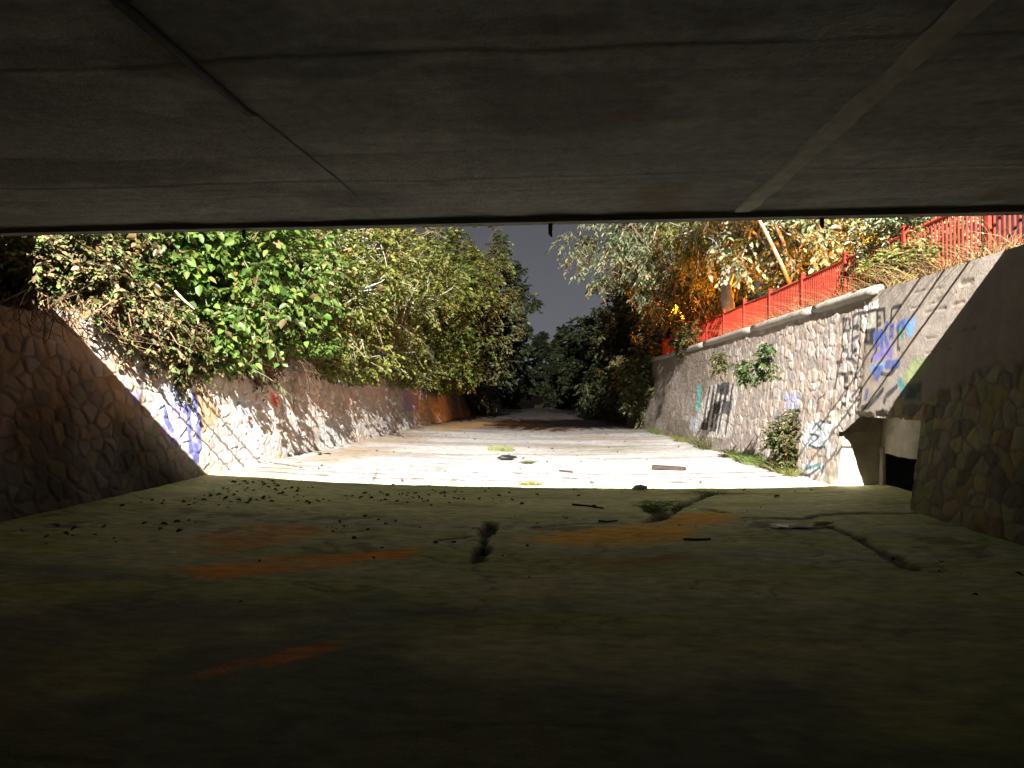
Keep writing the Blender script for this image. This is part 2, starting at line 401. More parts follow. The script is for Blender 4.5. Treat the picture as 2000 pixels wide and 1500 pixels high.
        fill_paint(C, Yw, Zw, side, [
            (P(z3, 560, 640, 690, 360, 930, 350, 960, 420, 890, 880, 520, 860), (.46, .42, .385), .9),
            (P(z5, 890, 210, 1110, 175, 1100, 430, 870, 440), (.42, .43, .37), .7),
            (P(zc, 140, 190, 350, 200, 290, 420, 80, 420, 80, 320), PB, .75),
            (P(zc, 60, 540, 280, 560, 280, 660, 80, 660), PB, .6),
            (P(z3, 1420, 440, 1550, 440, 1550, 600, 1430, 600), (.25, .27, .42), .7),
            (P(z3, 555, 360, 605, 360, 590, 630, 545, 620), (.10, .40, .36), .7),
            (P(z3, 500, 660, 600, 680, 545, 830, 480, 790), (.42, .45, .52), .6),
            (P(z3, 1830, 600, 1990, 640, 1980, 740, 1840, 720), (.38, .44, .34), .5),
            (P(z5, 1600, 800, 1700, 780, 1900, 830, 1750, 1000, 1500, 1150, 1480, 1000), (.20, .30, .07), .5),
            (P(z5, 1500, 1130, 1720, 1100, 1700, 1350, 1480, 1350), (.02, .07, .06), .8),
            (P(z5, 955, 440, 1090, 430, 1078, 632, 948, 632), K, .96),
            (P(z5, 645, 1000, 718, 990, 716, 1132, 655, 1132), K, .95),
            (P(z5, 1288, 345, 1348, 340, 1340, 560, 1278, 560), (.03, .045, .20), .95),
            (P(z5, 1300, 560, 1350, 560, 1320, 800, 1270, 800), (.16, .17, .24), .7),
            (P(z5, 1200, 600, 1300, 620, 1260, 690, 1210, 690), VI, .85),
            (P(z5, 1070, 1040, 1150, 1030, 1130, 1100, 1040, 1090), (.10, .08, .07), .9),
            (P(z5, 975, 1200, 1022, 1205, 985, 1355, 940, 1355), (.05, .06, .14), .9)])
        strokes_paint(C, Yw, Zw, side, [
            (P(z5, 650, 290, 640, 690, 620, 800, 560, 1050, 545, 1170), .045, G), (P(z5, 650, 290, 722, 285, 732, 430, 652, 440), .04, G), (P(z5, 695, 300, 662, 415), .035, G),
            (P(z5, 640, 690, 705, 685, 700, 800), .035, G), (P(z5, 778, 245, 800, 240, 880, 205), .04, G), (P(z5, 778, 245, 762, 800, 815, 860), .042, G),
            (P(z5, 780, 400, 852, 380), .045, G), (P(z5, 780, 545, 848, 515), .045, G), (P(z5, 782, 715, 838, 690), .045, G), (P(z5, 690, 805, 765, 805), .035, G), (P(z5, 560, 855, 640, 840), .03, G),
            (P(z5, 884, 230, 872, 650, 832, 930, 790, 1110), .04, G), (P(z5, 890, 212, 1110, 172), .04, K), (P(z5, 1130, 172, 1218, 160, 1222, 320), .045, K),
            (P(z5, 1132, 262, 1165, 266), .04, K), (P(z5, 1125, 362, 1168, 352), .045, K), (P(z5, 1126, 180, 1115, 700, 1050, 825), .045, K), (P(z5, 1305, 310, 1310, 165, 1340, 135, 1430, 112), .04, K),
            (P(z5, 945, 455, 1090, 430), .05, K), (P(z5, 590, 1000, 770, 998), .04, G), (P(z5, 660, 1190, 705, 1180, 690, 1290, 670, 1290), .04, G),
            (P(z5, 1090, 490, 1180, 455, 1190, 735), .07, B), (P(z5, 1095, 550, 1150, 540), .05, B), (P(z5, 1090, 660, 1145, 612), .06, B), (P(z5, 1250, 350, 1212, 500, 1262, 620), .06, B),
            (P(z5, 1405, 390, 1512, 335), .10, B), (P(z5, 1512, 335, 1565, 470, 1605, 330), .09, LB), (P(z5, 1402, 400, 1395, 670, 1420, 680), .04, G), (P(z5, 1430, 420, 1445, 530), .06, TL),
            (P(z5, 1090, 800, 1180, 740, 1300, 735), .09, VI, .8), (P(z5, 1250, 885, 1395, 872), .09, B), (P(z5, 1060, 930, 1200, 900), .08, LB, .8), (P(z5, 1095, 975, 1175, 960, 1120, 1020), .10, B), (P(z5, 1180, 1000, 1300, 1010), .04, G), (P(z5, 1330, 900, 1320, 1000, 1380, 910), .035, G),
            (P(z5, 770, 1290, 855, 1185), .045, G), (P(z5, 870, 1240, 920, 1195, 905, 1370, 845, 1430), .045, G), (P(z5, 1195, 1210, 1125, 1300, 1010, 1425, 925, 1450), .06, K), (P(z5, 1220, 1365, 1245, 1290, 1330, 1215), .06, G), (P(z5, 1300, 1240, 1380, 1170), .05, G), (P(z5, 1420, 1100, 1470, 1200, 1450, 1250), .08, TL), (P(z5, 620, 1430, 640, 1395, 690, 1390), .04, G),
            (P(z5, 940, 165, 945, 85, 975, 150, 1008, 80, 1012, 150), .030, WH, 1), (P(z5, 1035, 82, 1045, 140, 1078, 130, 1078, 68), .028, WH, 1), (P(z5, 1132, 45, 1100, 70, 1100, 132, 1130, 125, 1130, 95, 1115, 95), .028, WH, 1),
            # the tall dark block letters further along
            (P(z3, 685, 405, 650, 600, 622, 765), .09, G), (P(z3, 725, 395, 690, 600, 655, 760), .09, G), (P(z3, 610, 760, 660, 765), .16, G), (P(z3, 720, 470, 700, 560), .10, G),
            (P(z3, 765, 385, 730, 590, 700, 780), .10, G), (P(z3, 810, 385, 770, 590, 735, 780), .10, G), (P(z3, 735, 590, 775, 585), .22, G), (P(z3, 700, 770, 745, 775), .16, G), (P(z3, 770, 400, 810, 395), .10, G),
            (P(z3, 860, 375, 800, 620, 768, 810), .09, G), (P(z3, 908, 372, 870, 600, 838, 820), .08, G), (P(z3, 815, 580, 880, 578), .24, G), (P(z3, 800, 395, 860, 395), .25, G),
            # scribbled tag near the wall foot
            (P(zc, 195, 215, 230, 190, 330, 205), .035, G), (P(zc, 150, 300, 230, 320, 140, 400, 200, 420, 280, 415), .03, G), (P(zc, 160, 260, 200, 215, 240, 250), .03, G), (P(zc, 110, 610, 200, 575, 240, 560), .04, TL), (P(zc, 150, 650, 240, 590), .035, G), (P(zc, 270, 590, 250, 650), .05, G), (P(zc, 75, 655, 150, 660), .04, G),
            (P(z3, 1630, 590, 1640, 520), .03, G), (P(z3, 1720, 620, 1740, 500, 1810, 450), .03, G), (P(z3, 1860, 600, 1870, 530), .03, G), (P(z3, 1560, 605, 1670, 605), .06, (.2, .15, .12), .7)])
    else:
        C = mixc(C, (.22, .14, .065), .5 * sstep(.53, .68, st) * sstep(1.1, 2.5, Zw)); C = mixc(C, (.30, .17, .06), .4 * sstep(2.2, 2.9, Zw + 1.2 * (st - .5)))
        C = mixc(C, (.40, .395, .39), .6 * sstep(.45, .6, fbm(Yw * .4, Zw * .7, 131)) * (1 - under))
        C = mixc(C, (.30, .17, .05), .6 * sstep(.64, .72, fbm(Yw * .6 + 4, Zw * .8, 141)) * (1 - under))
        C = mixc(C, (.11, .10, .09), .7 * sstep(44, 54, Yw))  # trees' shade at the far end worked into the wall colour
        z7 = lambda x, y: (250 + x / 5, 680 + y / 5)
        z8 = lambda x, y: (600 + x / 5, 680 + y / 5)
        P = lambda f, *a: [f(a[i], a[i + 1]) for i in range(0, len(a), 2)]
        B = (.09, .095, .28); PW = (.46, .48, .55); RD = (.45, .06, .04); VI = (.26, .20, .40)
        fill_paint(C, Yw, Zw, side, [(P(z7, 260, 330, 640, 330, 690, 600, 600, 900, 420, 950, 320, 780), PW, .75), (P(z7, 1380, 420, 1470, 420, 1470, 545, 1390, 540), RD, .55), (P(z7, 1080, 690, 1220, 690, 1200, 740, 1090, 740), RD, .5),
            (P(z8, 920, 380, 1080, 480, 1090, 600, 950, 620), VI, .7), (P(z7, 1000, 480, 1130, 470, 1180, 640, 1040, 640), (.40, .46, .54), .6), (P(z7, 0, 420, 110, 420, 110, 560, 30, 540), (.16, .16, .42), .7)])
        strokes_paint(C, Yw, Zw, side, [(P(z7, 485, 360, 500, 500, 515, 585, 570, 612, 640, 560, 640, 470), .11, B), (P(z7, 650, 520, 690, 720, 685, 960, 645, 1050, 610, 950, 590, 800, 590, 640), .11, B), (P(z7, 630, 980, 655, 1040), .2, B), (P(z7, 350, 600, 380, 720, 430, 800), .10, B), (P(z7, 430, 590, 490, 640, 500, 760), .08, VI), (P(z7, 440, 370, 470, 520), .09, (.2, .22, .3)),
            (P(z7, 1420, 500, 1432, 530), .14, RD), (P(z7, 340, 780, 450, 900, 460, 950), .08, VI)])
    n = -1.0 if side > 0 else 1.0
    Xw = (xr(Yw) + BR * Zw if side > 0 else xl(Yw) - BL * Zw) + n * rough
    if side > 0:                               # leave the mouth of the niche open
        cy, cz = Yw[q].mean(1), Zw[q].mean(1)
        diag = NICHE[2] - .30 * sstep(13.2, 14.1, cy) + .03 * (fbm(cy * 4, cz * 0, 3) - .5)
        q = q[~((cy > NICHE[0]) & (cy < NICHE[1]) & (cz < diag))]
    else: q = q[:, ::-1]
    return np.stack([Xw, Yw, Zw], 1), q, np.clip(C, .01, .82)

right_wall = empty('stone_wall', (5.1, 14, 0))
tag(right_wall, 'pale rubble wall with graffiti and a coping, under the red fence', 'wall')
V, q, C2 = wall_mesh(1); mesh_np('masonry', V, q, M_wall, right_wall, C2, True)
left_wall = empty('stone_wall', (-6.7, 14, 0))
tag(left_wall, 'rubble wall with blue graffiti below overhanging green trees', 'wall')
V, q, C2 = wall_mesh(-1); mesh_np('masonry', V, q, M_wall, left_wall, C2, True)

# coping stones along the far stretch of the right wall
for a, b in ((13.05, 16.1), (16.16, 20.6), (20.66, 26.5), (26.55, 33.0), (33.05, 40)):
    m = MB(); L = np.linspace(a, b, 9); pts = []
    for y in L: pts.append((float(xr(y)) + BR * 3.36 - .01 + .012 * random.uniform(-1, 1), y, float(3.40 + .012 * random.uniform(-1, 1))))
    m.tube(pts, [.085] + [.10 + .008 * random.uniform(-1, 1) for _ in range(7)] + [.085], 10)
    m.build('coping', M_cop, right_wall, True)

# the shallow niche with its drain
y0, y1, zh = NICHE
def prism_y(m, poly, ya, yb):                  # an (x, z) outline carried from ya to yb
    n = len(poly); m.add([(x, ya, z) for x, z in poly] + [(x, yb, z) for x, z in poly],
        [tuple(range(n)), tuple(range(2 * n - 1, n - 1, -1))] + [(i, i + n, (i + 1) % n + n, (i + 1) % n) for i in range(n)])
def chip(o, a=.035):                           # chipped edges and uneven faces
    bm = bmesh.new(); bm.from_mesh(o.data); bmesh.ops.triangulate(bm, faces=bm.faces); 
    for _ in range(4):
        long = [e for e in bm.edges if e.calc_length() > .09]
        if long: bmesh.ops.subdivide_edges(bm, edges=long, cuts=1); bmesh.ops.triangulate(bm, faces=bm.faces)
    bm.normal_update(); co = np.array([v.co for v in bm.verts])
    n = fbm(co[:, 1] * 4 + co[:, 0] * 3, co[:, 2] * 4 - co[:, 0] * 2, 301) - .62
    for v, k in zip(bm.verts, n):
        sharp = max((e.calc_face_angle(0) for e in v.link_edges), default=0)
        v.co += v.normal * float(a * k * (2.2 if sharp > .5 else 1))
    bm.to_mesh(o.data); bm.free(); return o
def wx(z, d): return 5.05 + BR * z + d
m = MB(); prism_y(m, [(wx(0, .03), -.2), (wx(.88, .03), .88), (wx(.93, .08), .95), (wx(.95, .66), .98), (wx(0, .80), .98), (wx(0, .80), -.2)], 14.08, 14.55)
chip(m.build('niche_block', M_niche, right_wall))
m = MB(); prism_y(m, [(wx(.93, .05), .96), (wx(1.3, .05), 1.36), (wx(1.3, .95), 1.36), (wx(.93, .95), .96)], 14.14, 14.6); chip(m.build('niche_ledge', M_niche, right_wall))
m = MB(); prism_y(m, [(5.86, .60), (5.90, 1.5), (6.2, 1.5), (6.2, .60)], y0 - .4, y1 + .1); chip(m.build('niche_lintel', M_niche, right_wall))
m = MB(); prism_y(m, [(5.27, 1.29), (5.29, 1.5), (6.1, 1.5), (6.1, 1.26)], y0 - .2, y1 + .2); chip(m.build('niche_roof', M_niche, right_wall))
m = MB(); prism_y(m, [(wx(0, .06), -.2), (wx(1.26, .06), 1.26), (6.0, 1.26), (6.0, -.2)], y0 - .35, y0 - .01); chip(m.build('drain_jamb', M_niche, right_wall))
m = MB(); m.tube([(5.84, 14.0, -.05), (5.85, 13.98, .55), (5.84, 14.0, .7)], [.06, .05, .05], 7); m.build('drain_post', M_niche, right_wall)
m = MB()
for c_, d_ in (((7.0, 12.6, -.2), (2.2, 3.4, .1)), ((7.0, 14.2, .22), (2.0, .1, .9)), ((7.0, 11.05, .22), (2.0, .1, .9)), ((8.1, 12.6, .22), (.1, 3.4, .9)), ((7.1, 12.6, .71), (1.7, 3.4, .1))): m.box(c_, d_)
m.build('drain_pipe', M_dark, right_wall)

# ------------------------------------------------------------------ banks behind the walls (terrain)
def bank(side):
    yy = np.concatenate([[-95, -60, -30], np.linspace(-18, 8, 14), rows(8.3, 135, lambda y: .2 + y * .012)])
    uu = np.concatenate([np.linspace(0, 4, 26), np.linspace(4.5, 60, 14)])
    Yb, U, q = grid(yy, uu)
    if side > 0:
        Xb = xr(Yb) + BR * 3.3 + .03 + U
        Zb = zt_r(Yb) - .03 + .12 * sstep(0, .8, U) + .10 * (fbm(U * 1.2, Yb * .8, 5) - .5) * sstep(.1, .6, U)
    else:
        Xb = xl(Yb) - BL * 2.86 - .02 - U
        Zb = np.where(Yb < EDGE_L - .05, 3.4, zt_l(Yb) - .05) + .85 * sstep(0, 3.0, U) * sstep(8.5, 11, Yb) + .25 * (fbm(U * .9, Yb * .6, 6) - .5) * sstep(.1, .6, U)
        q = q[:, ::-1]
    o = mesh_np('bank', np.stack([Xb, Yb, Zb], 1), q[:, ::-1] if True else q, M_soil, smooth=True)
    tag(o, 'earth bank behind the ' + ('right' if side > 0 else 'left') + ' wall', 'bank', kind='structure')
bank(1); bank(-1)
g = MB(); g.add([(-60, 110, -.12), (60, 110, -.12), (60, 120, 3.6), (-60, 120, 3.6), (60, 700, 4.2), (-60, 700, 4.2)], [(0, 1, 2, 3), (3, 2, 4, 5)]); go = g.build('ground', M_soil); tag(go, 'dark ground beyond the bend of the channel', 'ground', kind='structure')

# ------------------------------------------------------------------ the bridge overhead
SOF = 3.63; TOP = 3.97
def edge_y(x): return 8.84 - .0389 * x
bridge = empty('road_bridge', (0, 8.8, SOF)); tag(bridge, 'dark concrete road bridge spanning overhead across the channel', 'bridge')
xb = np.linspace(-9.2, 7.6, 300); tb = np.concatenate([np.linspace(0, 8, 330), np.linspace(8.2, 100, 60)])
Xd, Td, q = grid(xb, tb); Yd = edge_y(Xd) - .20 - Td
Zd = SOF + .03 * (fbm(Xd * .9, Yd * 1.1, 7) - .5) + .012 * (fbm(Xd * 4, Yd * 4, 8) - .5)
for yj, dz, w in ((4.45, .005, .03), (7.05, -.005, .025), (7.5, .004, .03), (2.2, .005, .04)):
    dj = np.abs(Yd - (yj - .03 * Xd + .16 * (fbm(Xd * .7, Xd * 0, int(yj * 9)) - .5)))
    Zd += dz * sstep(w, w * .3, dj)
Zd += .008 * sstep(4.6, 4.35, Yd)                                        # the slabs do not quite line up
bd = np.floor((Yd + .0389 * Xd) / .24).astype(np.int64); bx = np.floor((Xd + 3.1 * hash2(bd, bd * 0, 5)) / 2.9).astype(np.int64); hb = hash2(bd, bx, 6)
Zd += .003 * (hb - .5) + .002 * sstep(.035, .0, np.abs((Yd + .0389 * Xd) / .24 - np.round((Yd + .0389 * Xd) / .24)) * .24)
Cd = np.tile(np.array([.35, .347, .335]), (len(Xd), 1)) * (.92 + .16 * hb)[:, None] * (.75 + .5 * fbm(Xd * .8, Yd * 1.6, 12, 6))[:, None]
Cd = mixc(Cd, (.19, .185, .175), .75 * sstep(.56, .68, fbm(Xd * .5, Yd * .9, 13, 6)))
Cd = mixc(Cd, (.50, .50, .47), .6 * sstep(.66, .74, fbm(Xd * 1.1 + 20, Yd * 2.0, 14, 6)))
Cd = mixc(Cd, (.26, .17, .10), .6 * sstep(.66, .74, fbm(Xd * .9 + 50, Yd * .9, 15, 6)))
for yj in (4.45, 7.05, 2.2):
    dj = np.abs(Yd - (yj - .03 * Xd + .16 * (fbm(Xd * .7, Xd * 0, int(yj * 9)) - .5))); Cd = mixc(Cd, (.12, .12, .115), .45 * sstep(.05, .015, dj) * sstep(.3, .5, fbm(Xd * .9, Yd * 0, 16)))
    Cd = mixc(Cd, (.45, .44, .40), .5 * sstep(.12, .03, np.abs(dj - .08)) * sstep(.52, .6, fbm(Xd * .7 + 9, Yd * 0, 17)))
M_soffit = surf('board_marked_concrete', attr=True, rough=.9, scale=9, vary=.3, bump=.5, bump_scale=28)
mesh_np('soffit', np.stack([Xd, Yd, Zd], 1), q[:, ::-1], M_soffit, bridge, np.clip(Cd, .02, .7), smooth=True)
m = MB(); ex = [-9.2, 7.6]
v = []
for x in ex:
    e = edge_y(x)
    v += [(x, e - .2, SOF - .055), (x, e, SOF - .045), (x, e, TOP), (x, e - 100.4, TOP), (x, e - 100.4, SOF + .06), (x, e - .2, SOF + .06)]
m.add(v, [(0, 6, 7, 1), (1, 7, 8, 2), (2, 8, 9, 3), (3, 9, 10, 4), (4, 10, 11, 5), (5, 11, 6, 0), (5, 4, 3, 2, 1, 0), (6, 7, 8, 9, 10, 11)])
m.build('deck', M_conc, bridge)
m = MB()                                                                  # pale mortar strip along the slab joint
L = np.linspace(2.0, 8.45, 24); vs = []; fs = []
for i, y in enumerate(L):
    c = 2.16 - .02 * (y - 4) + .02 * random.uniform(-1, 1); w = .095 + .02 * random.uniform(-1, 1)
    vs += [(c - w, y, SOF - .004), (c - w * .8, y, SOF - .022), (c + w * .8, y, SOF - .022), (c + w, y, SOF - .004)]
    if i: b = 4 * i; fs += [(b - 4 + k, b - 3 + k, b + 1 + k, b + k) for k in range(3)]
m.add(vs, fs); o = m.build('mortar_strip', M_strip, bridge); o['label'] = 'pale mortar strip along a slab joint'
m = MB(); m.tube([(-2.25, 1.5, SOF - .02), (-2.2, 4, SOF - .02), (-2.15, 5.3, SOF - .02), (-2.12, 5.4, SOF - .0), (-2.0, 7.0, SOF - .0), (-1.95, 8.5, SOF - .0)], [.03, .03, .026, .012, .008, .008], 8)
m.build('conduit', M_dark, bridge, True)
for px, L in ((465, .10), (1075, .16), (1600, .10)):
    p = at(px, 430, 8.75); e = edge_y(p[0])
    m = MB(); m.tube([(p[0], e - .06, SOF), (p[0], e - .06, SOF - .07 - L * .6), (p[0] + .015, e - .05, SOF - .10 - L * .6)], [.028, .024, .010], 8); m.build('drain_spout', M_steel, bridge)
rail = None
m = MB()
for h in (.62, 1.0, 1.4): m.tube([(-9.2, edge_y(-9.2) - .12, TOP + h), (7.6, edge_y(7.6) - .12, TOP + h)], .021, 8)
rail = m.build('railing', M_steel, bridge)
for k in range(6):
    x = -8.8 + k * 3.2; m = MB(); m.tube([(x, edge_y(x) - .12, TOP), (x, edge_y(x) - .12, TOP + 1.4)], .012, 8); m.build('railing_post', M_steel, rail)
m = MB(); m.box((-8.1, edge_y(-8.1) - .18, TOP + .78), (2.5, .3, 1.55)); m.build('shade_block', M_conc, bridge)  # unseen block, added only to shade the left bank

# the flood lamp on its mast on the road (out of the frame, above and behind the viewer)
fl = empty('flood_lamp', (LAMP.x, LAMP.y - 1.2, TOP)); tag(fl, 'tall white flood lamp on a mast standing on the road bridge', 'lamp')
m = MB(); m.tube([(LAMP.x, LAMP.y - 1.2, TOP), (LAMP.x, LAMP.y - 1.2, LAMP.z + .4), (LAMP.x, LAMP.y - .3, LAMP.z + .45)], [.14, .08, .05], 10); m.build('mast', M_steel, fl)
m = MB(); m.box((LAMP.x, LAMP.y - .15, LAMP.z + .32), (.6, .7, .16), rx=-.3); m.build('housing', M_steel, fl)
ld = bpy.data.lights.new('flood_light', 'SPOT'); lo = bpy.data.objects.new('flood_light', ld); COL.objects.link(lo)
ld.energy = LAMP_W; ld.color = (1.0, .955, .90); ld.shadow_soft_size = .10; ld.spot_size = R(128); ld.spot_blend = .55
lo.location = LAMP; lo.rotation_euler = (Vector((0, 19, 2)) - LAMP).to_track_quat('-Z', 'Y').to_euler()
lo.parent = fl; lo.matrix_parent_inverse = Matrix.Translation(-fl.location)

# ------------------------------------------------------------------ red metal fence on the right bank
FY0, FY1 = 8.3, 38.6
def fx(y): return float(xr(y)) + .93
def fz(y): return 3.46 + .02 * math.sin(y * 1.7)
fence = empty('metal_fence', (fx(9), 9, fz(9))); tag(fence, 'red painted metal picket fence along the top of the right wall', 'fence')
npan = 12; step = (FY1 - FY0) / npan
for k in range(npan + 1):
    y = FY0 + k * step; m = MB(); m.box((fx(y), y, fz(y) + .49), (.09, .09, 1.06)); m.box((fx(y), y, fz(y) + 1.035), (.12, .12, .03)); m.build('post', M_red, fence)
    if k == npan: break
    m = MB()
    n = 22
    for j in range(1, n):
        yy_ = y + step * j / n; m.box((fx(yy_), yy_, fz(yy_) + .5), (.026, .026, .86))
    m.build('picket_panel', M_red, fence)
    for h in (.12, .90):
        m = MB(); ya, yb = y + .05, y + step - .05; m.tube([(fx(ya) + .002, ya, fz(ya) + h), (fx(yb) + .002, yb, fz(yb) + h)], .03, 6); m.build('rail', M_red, fence)

m = MB(); a = at(1552, 613, 19.0); b = at(1660, 600, 15.4)
m.box(((a[0] + b[0]) / 2, (a[1] + b[1]) / 2, (a[2] + b[2]) / 2 + .0), (.26, 3.5, .22), rz=math.atan2(-(b[0] - a[0]), b[1] - a[1]) if False else 0, jit=.02)
o = m.build('concrete_block', M_cop); tag(o, 'long pale concrete block lying behind the wall coping', 'block')

# ------------------------------------------------------------------ sodium street lamps behind the fence
def street_lamp(p, ground, label, br, watts):
    p = Vector(p); r = empty('street_lamp', (p.x + .9, p.y, ground)); tag(r, label, 'street lamp', 'street lamps behind the fence')
    m = MB(); m.tube([(p.x + .9, p.y, ground), (p.x + .9, p.y, p.z + .1), (p.x + .6, p.y, p.z + .28), (p.x, p.y, p.z + .22)], [.07, .05, .04, .035], 8); m.build('pole', M_steel, r)
    m = MB(); m.box((p.x, p.y, p.z + .15), (.5, .26, .1)); m.build('lamp_head', M_steel, r)
    V = []; n = 10
    m = MB()
    m.tube([p + Vector((0, 0, .1)), p + Vector((0, 0, .05)), p, p + Vector((0, 0, -.05)), p + Vector((0, 0, -.1))], [br * k for k in (.4, .85, 1, .85, .3)], 10); m.build('bulb', M_lampw, r, True)
    ld = bpy.data.lights.new('sodium_light', 'POINT'); o = bpy.data.objects.new('sodium_light', ld); COL.objects.link(o)
    ld.energy = watts; ld.color = (1, .27, .015); ld.shadow_soft_size = .12; o.location = p + Vector((0, 0, -.24)); o.parent = r; o.matrix_parent_inverse = Matrix.Translation(-r.location)
street_lamp(at(1478, 608, 30), 3.5, 'low lamp glowing white through the red fence', .11, SOD_W)
street_lamp(at(1706, 566, 21), 3.5, 'low lamp behind the grey-green shrub, glowing orange between the leaves', .11, SOD_W)
street_lamp(at(1330, 596, 47), 3.5, 'far lamp behind the end of the red fence, lighting the dark trees orange', .08, SOD_W * 1.6)
street_lamp(at(1697, 437, 27), 3.5, 'street lamp hidden in leaves, a pale spot just under the bridge', .10, SOD_W * .25)

# ------------------------------------------------------------------ plants
def leaves_mesh(name, P, D, Nn, L, Wd, colr, mat, parent, fold=.25):
    """P base points, D unit long axes, Nn rough normals; six-point folded leaf blades"""
    P = np.asarray(P); D = D / np.linalg.norm(D, axis=1, keepdims=True)
    S = np.cross(D, Nn); S /= np.linalg.norm(S, axis=1, keepdims=True) + 1e-9
    U = np.cross(S, D); L = L[:, None]; Wd = Wd[:, None]
    up = U * Wd * fold
    a = P; e = P + D * L - U * L * .10
    b = P + D * L * .30 + S * Wd * .5 + up; c = P + D * L * .68 + S * Wd * .42 + up * .7
    f = P + D * L * .30 - S * Wd * .5 + up; g = P + D * L * .68 - S * Wd * .42 + up * .7
    V = np.stack([a, b, c, e, g, f], 1).reshape(-1, 3); n = len(P)
    i = np.arange(n)[:, None] * 6
    q = np.concatenate([i + np.array([[0, 1, 2, 3]]), i + np.array([[0, 3, 4, 5]])], 1).reshape(-1, 4)
    return mesh_np(name, V, q, mat, parent, np.repeat(colr, 6, 0))
def rnd_dir(n):
    v = rng.normal(size=(n, 3)); return v / np.linalg.norm(v, axis=1, keepdims=True)
def palette(n, cols, weights, jit=.25):
    idx = rng.choice(len(cols), n, p=np.array(weights) / sum(weights)); c = np.array(cols)[idx]
    c = c * 1.12
    return np.clip(c * (1 + jit * rng.normal(size=(n, 1))) * (1 + .10 * rng.normal(size=(n, 3))), .006, .6)
GREEN = ([(.085, .15, .026), (.12, .18, .035), (.055, .10, .02), (.17, .20, .055), (.14, .11, .045)], [4, 3, 2.4, 1.6, .7])
YELLOWG = ([(.17, .19, .035), (.12, .16, .03), (.22, .20, .05), (.08, .10, .025), (.24, .16, .05)], [4, 4, 2, 2, .7])
OLIVE = ([(.10, .10, .035), (.075, .09, .03), (.14, .11, .04), (.05, .06, .02)], [3, 3, 2, 2])
SILVER = ([(.24, .28, .155), (.18, .22, .11), (.31, .33, .21), (.11, .13, .06)], [4, 3, 2, 2])
DARKG = ([(.04, .055, .02), (.06, .075, .025), (.03, .04, .016)], [3, 2, 2])
BROWN = ([(.16, .095, .04), (.10, .055, .028), (.24, .16, .08), (.06, .035, .02)], [3, 3, 2, 2])
MIXG = ([(.045, .075, .022), (.07, .10, .03), (.03, .05, .016), (.11, .10, .04)], [3, 2, 2, 1])
MIXB = ([(.12, .10, .035), (.075, .11, .025), (.18, .11, .05), (.05, .05, .02)], [3, 3, 2, 2])

